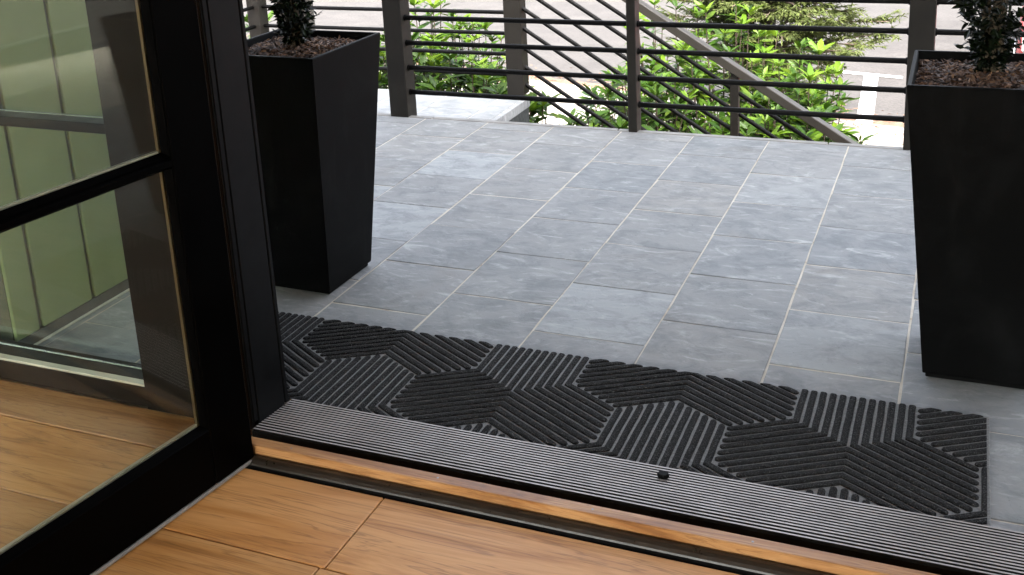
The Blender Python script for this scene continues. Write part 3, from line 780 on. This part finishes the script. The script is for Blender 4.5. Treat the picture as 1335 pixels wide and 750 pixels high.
# feathery conifer
CONIF = mat_leaf('feathery_foliage', [(.048, .068, .011), (.072, .094, .017), (.102, .124, .028), (.036, .052, .010)], .7, .4)
TRUNK = painted('conifer_bark', (.075, .055, .040), .85, .3, nscale=25)
ct = empty('conifer_tree', (-1.36, 8.35, GZ), 0, label='feathery olive green conifer growing between the shrubs and the parking lot', cat='tree')
b = MB(); Htree = 3.2
trunk_pts = [Vector((.05*math.sin(t*2.2), .04*math.cos(t*1.7), -.03+t*Htree/6)) for t in range(7)]
b.tube(trunk_pts, [.055, .05, .043, .036, .028, .02, .01], 8); b.obj('trunk', TRUNK, ct)
lb = MB(); fo = MB(); rr = random.Random(5)
def spray(p, d, L):
    """flat feathery spray: fine drooping needles in a fan"""
    for k in range(int(20*L/.1)):
        t = rr.random(); pp = p+d*(L*t)+Vector((0, 0, -.12*L*t*t))
        side = Vector((-d.y, d.x, 0)).normalized()*rr.choice((-1, 1))
        dd = d*rr.uniform(.4, 1)+side*rr.uniform(.2, 1.0)+Vector((0, 0, rr.uniform(-.9, .15)))
        l = rr.uniform(.03, .065); w = .0058
        dd.normalize(); x = dd.cross(Vector((rr.gauss(0, .4), rr.gauss(0, .4), 1))).normalized()*w
        fo.add([pp-x*.5, pp+dd*l*.5-x, pp+dd*l, pp+dd*l*.5+x, pp+x*.5], [(0, 1, 2, 3, 4)])
for k in range(230):
    t = rr.uniform(.17, .62) if k % 4 else rr.uniform(.6, .99); z = t*Htree; a = k*2.399+rr.uniform(-.4, .4); Lb = (1.12*(1-t)**.6+.06)*rr.uniform(.55, 1.05)*min(1, .5+(t-.17)*6)
    base = Vector((0, 0, z)); d = Vector((math.cos(a), math.sin(a), rr.uniform(.05, .45))).normalized()
    pts = [base, base+d*Lb*.5+Vector((0, 0, .02)), base+d*Lb+Vector((0, 0, -.05*Lb))]
    lb.tube(pts, [.014*(1-t)+.006, .008, .003], 5)
    for q in range(int(15*Lb)+4):
        s = rr.uniform(.12, 1.0); pp = pts[0].lerp(pts[1], s*2) if s < .5 else pts[1].lerp(pts[2], s*2-1)
        sd_ = Vector((-d.y, d.x, 0))*rr.choice((-1, 1))
        dd = (d*rr.uniform(.4, 1)+sd_*rr.uniform(.1, 1)+Vector((0, 0, rr.uniform(-.15, .35)))).normalized()
        Ls = rr.uniform(.12, .30)*(1.1-.4*s); lb.tube([pp, pp+dd*Ls+Vector((0, 0, -.12*Ls))], [.003, .001], 3, cap=False); spray(pp, dd, Ls)
lb.obj('limbs', TRUNK, ct); me = fo.mesh('crown', CONIF); o = bpy.data.objects.new('crown', me); link(o, ct)
print('conifer faces', len(fo.f))

# scattered straw and dead leaves on the bed, pavement and gutter
LITT = painted('dry_litter', (.13, .075, .045), .9, .4, nscale=20)
b = MB(); rr = random.Random(9)
for k in range(2600):
    aa = rr.uniform(-9, 3); c = rr.gauss(.12, .22) if k % 3 else rr.uniform(-1.6, .6)
    p = Vector(KP(aa, c, GZ+.016 if -.16 < c < 0 else GZ+.004)); an = rr.uniform(0, 6.28); l = rr.uniform(.03, .10); w = rr.uniform(.002, .007)
    d = Vector((math.cos(an), math.sin(an), 0)); s = Vector((-d.y, d.x, 0))
    b.add([p-d*l/2, p+s*w+Vector((0, 0, .006)), p+d*l/2, p-s*w], [(0, 1, 2, 3)])
b.obj('straw_litter', LITT, label='dry straw and leaves littering the kerb and gutter', cat='litter', kind='stuff')

# parking bay line with its T end
b = MB()
def quad(pts, z): b.add([(x, y, z) for x, y in pts], [tuple(range(len(pts)))])
quad([(-.835, 9.42), (-.695, 9.40), (-.79, 11.22), (-.925, 11.25)], GZ-.004)
quad([(-1.27, 11.37), (-1.26, 11.27), (-.56, 11.11), (-.56, 11.20)], GZ-.0035)
b.obj('bay_marking', PAINT, kind='structure')

# ------------------------------------------------------------------ red car parked nose-in to the kerb
CARP = painted('red_car_paint', (.30, .012, .015), .18, .06); CARG = painted('dark_car_glass', (.02, .03, .03), .05, .1); TYRE = painted('tyre_rubber', (.015, .015, .015), .8, .2)
CHROME = painted('chrome_trim', (.6, .6, .6), .15, .05, metal=1); LENS = painted('headlight_lens', (.42, .44, .44), .12, .1, metal=.3)
car = empty('parked_car', (.385, 10.05, GZ-.012), -.06, label='red car parked nose in to the kerb beyond the right planter', cat='car')
WC = 1.74
st_ = [  # y, half width factor, z bottom, z shoulder, z top, top half width factor
 (0.00, .80, .30, .52, .62, .70), (.10, .93, .22, .58, .72, .84), (.45, .99, .20, .66, .82, .90), (1.05, 1.0, .20, .74, .93, .90), (1.15, 1.0, .20, .76, .96, .88),
 (1.75, 1.0, .20, .80, 1.40, .70), (2.3, 1.0, .20, .82, 1.46, .69), (3.1, 1.0, .20, .84, 1.42, .68), (3.75, .97, .22, .84, 1.02, .80), (4.05, .93, .28, .80, .96, .78), (4.15, .82, .34, .70, .84, .70)]
b = MB(); v = []; n = 12
for (y, hw, z0, zs, zt, tw) in st_:
    w = WC/2*hw; t = WC/2*tw; bow = .07*(1-min(1, abs(y)/.5)) if y < .5 else 0
    half = [(w*.75, z0), (w, z0+.09), (w*1.01, (z0+zs)/2), (w*.985, zs), (t+.35*(w-t)*.3, zt-.04), (t*.55, zt)]
    ring = [(WC/2+x, y-bow*(1-(x/w)**2) if w else y, z) for x, z in half] + [(WC/2-x, y-bow*(1-(x/w)**2), z) for x, z in half[::-1]]
    v += ring
f = [(k*n+i, k*n+(i+1) % n, (k+1)*n+(i+1) % n, (k+1)*n+i) for k in range(len(st_)-1) for i in range(n)] + [tuple(range(n)), tuple(range((len(st_)-1)*n, len(st_)*n))]
b.add(v, f, 0, True); body = b.obj('body', CARP, car)
def panel(name, pts, mat, th=.012):
    nrm = (Vector(pts[1])-Vector(pts[0])).cross(Vector(pts[2])-Vector(pts[0])).normalized()*th
    q = MB(); m_ = len(pts); q.add([Vector(p)+nrm for p in pts]+[Vector(p)-nrm for p in pts], [tuple(range(m_)), tuple(range(2*m_-1, m_-1, -1))]+[(i, i+m_, (i+1) % m_+m_, (i+1) % m_) for i in range(m_)])
    return q.obj(name, mat, car)
panel('windscreen', [(.16, 1.20, .985), (WC-.16, 1.20, .985), (WC-.30, 1.72, 1.385), (.30, 1.72, 1.385)], CARG)
for sx in (0, 1):
    X = lambda x: x if sx == 0 else WC-x
    panel('side_window', [(X(.045), 1.35, .90), (X(.045), 3.3, .92), (X(.20), 3.0, 1.33), (X(.20), 1.85, 1.33)], CARG)
    q = MB(); q.bbox(min(X(.05), X(.42)), max(X(.05), X(.42)), -.015, .26, .52, .70, .03); q.obj('headlight', LENS, car)
    q = MB(); q.bbox(min(X(-.10), X(.02)), max(X(-.10), X(.02)), 1.30, 1.42, .90, 1.02, .02); q.obj('mirror', CARP, car)
    for yw in (.78, 3.35):
        q = MB(); q.tube([(X(-.012), yw, .31), (X(.20), yw, .31)], .31, 28); w_ = q.obj('wheel', TYRE, car)
        q = MB(); q.tube([(X(-.020), yw, .31), (X(.02), yw, .31)], .20, 20); q.obj('rim', CHROME, w_)
q = MB(); q.bbox(.46, WC-.46, -.062, .02, .36, .56, .015); q.obj('grille', SEAL, car)
for i in range(4):
    q = MB(); q.bbox(.47, WC-.47, -.068, -.05, .385+i*.045, .40+i*.045, .003); q.obj('grille_bar', CHROME, car)
q = MB(); q.bbox(.12, WC-.12, -.05, .12, .21, .34, .03); q.obj('bumper', CARP, car)
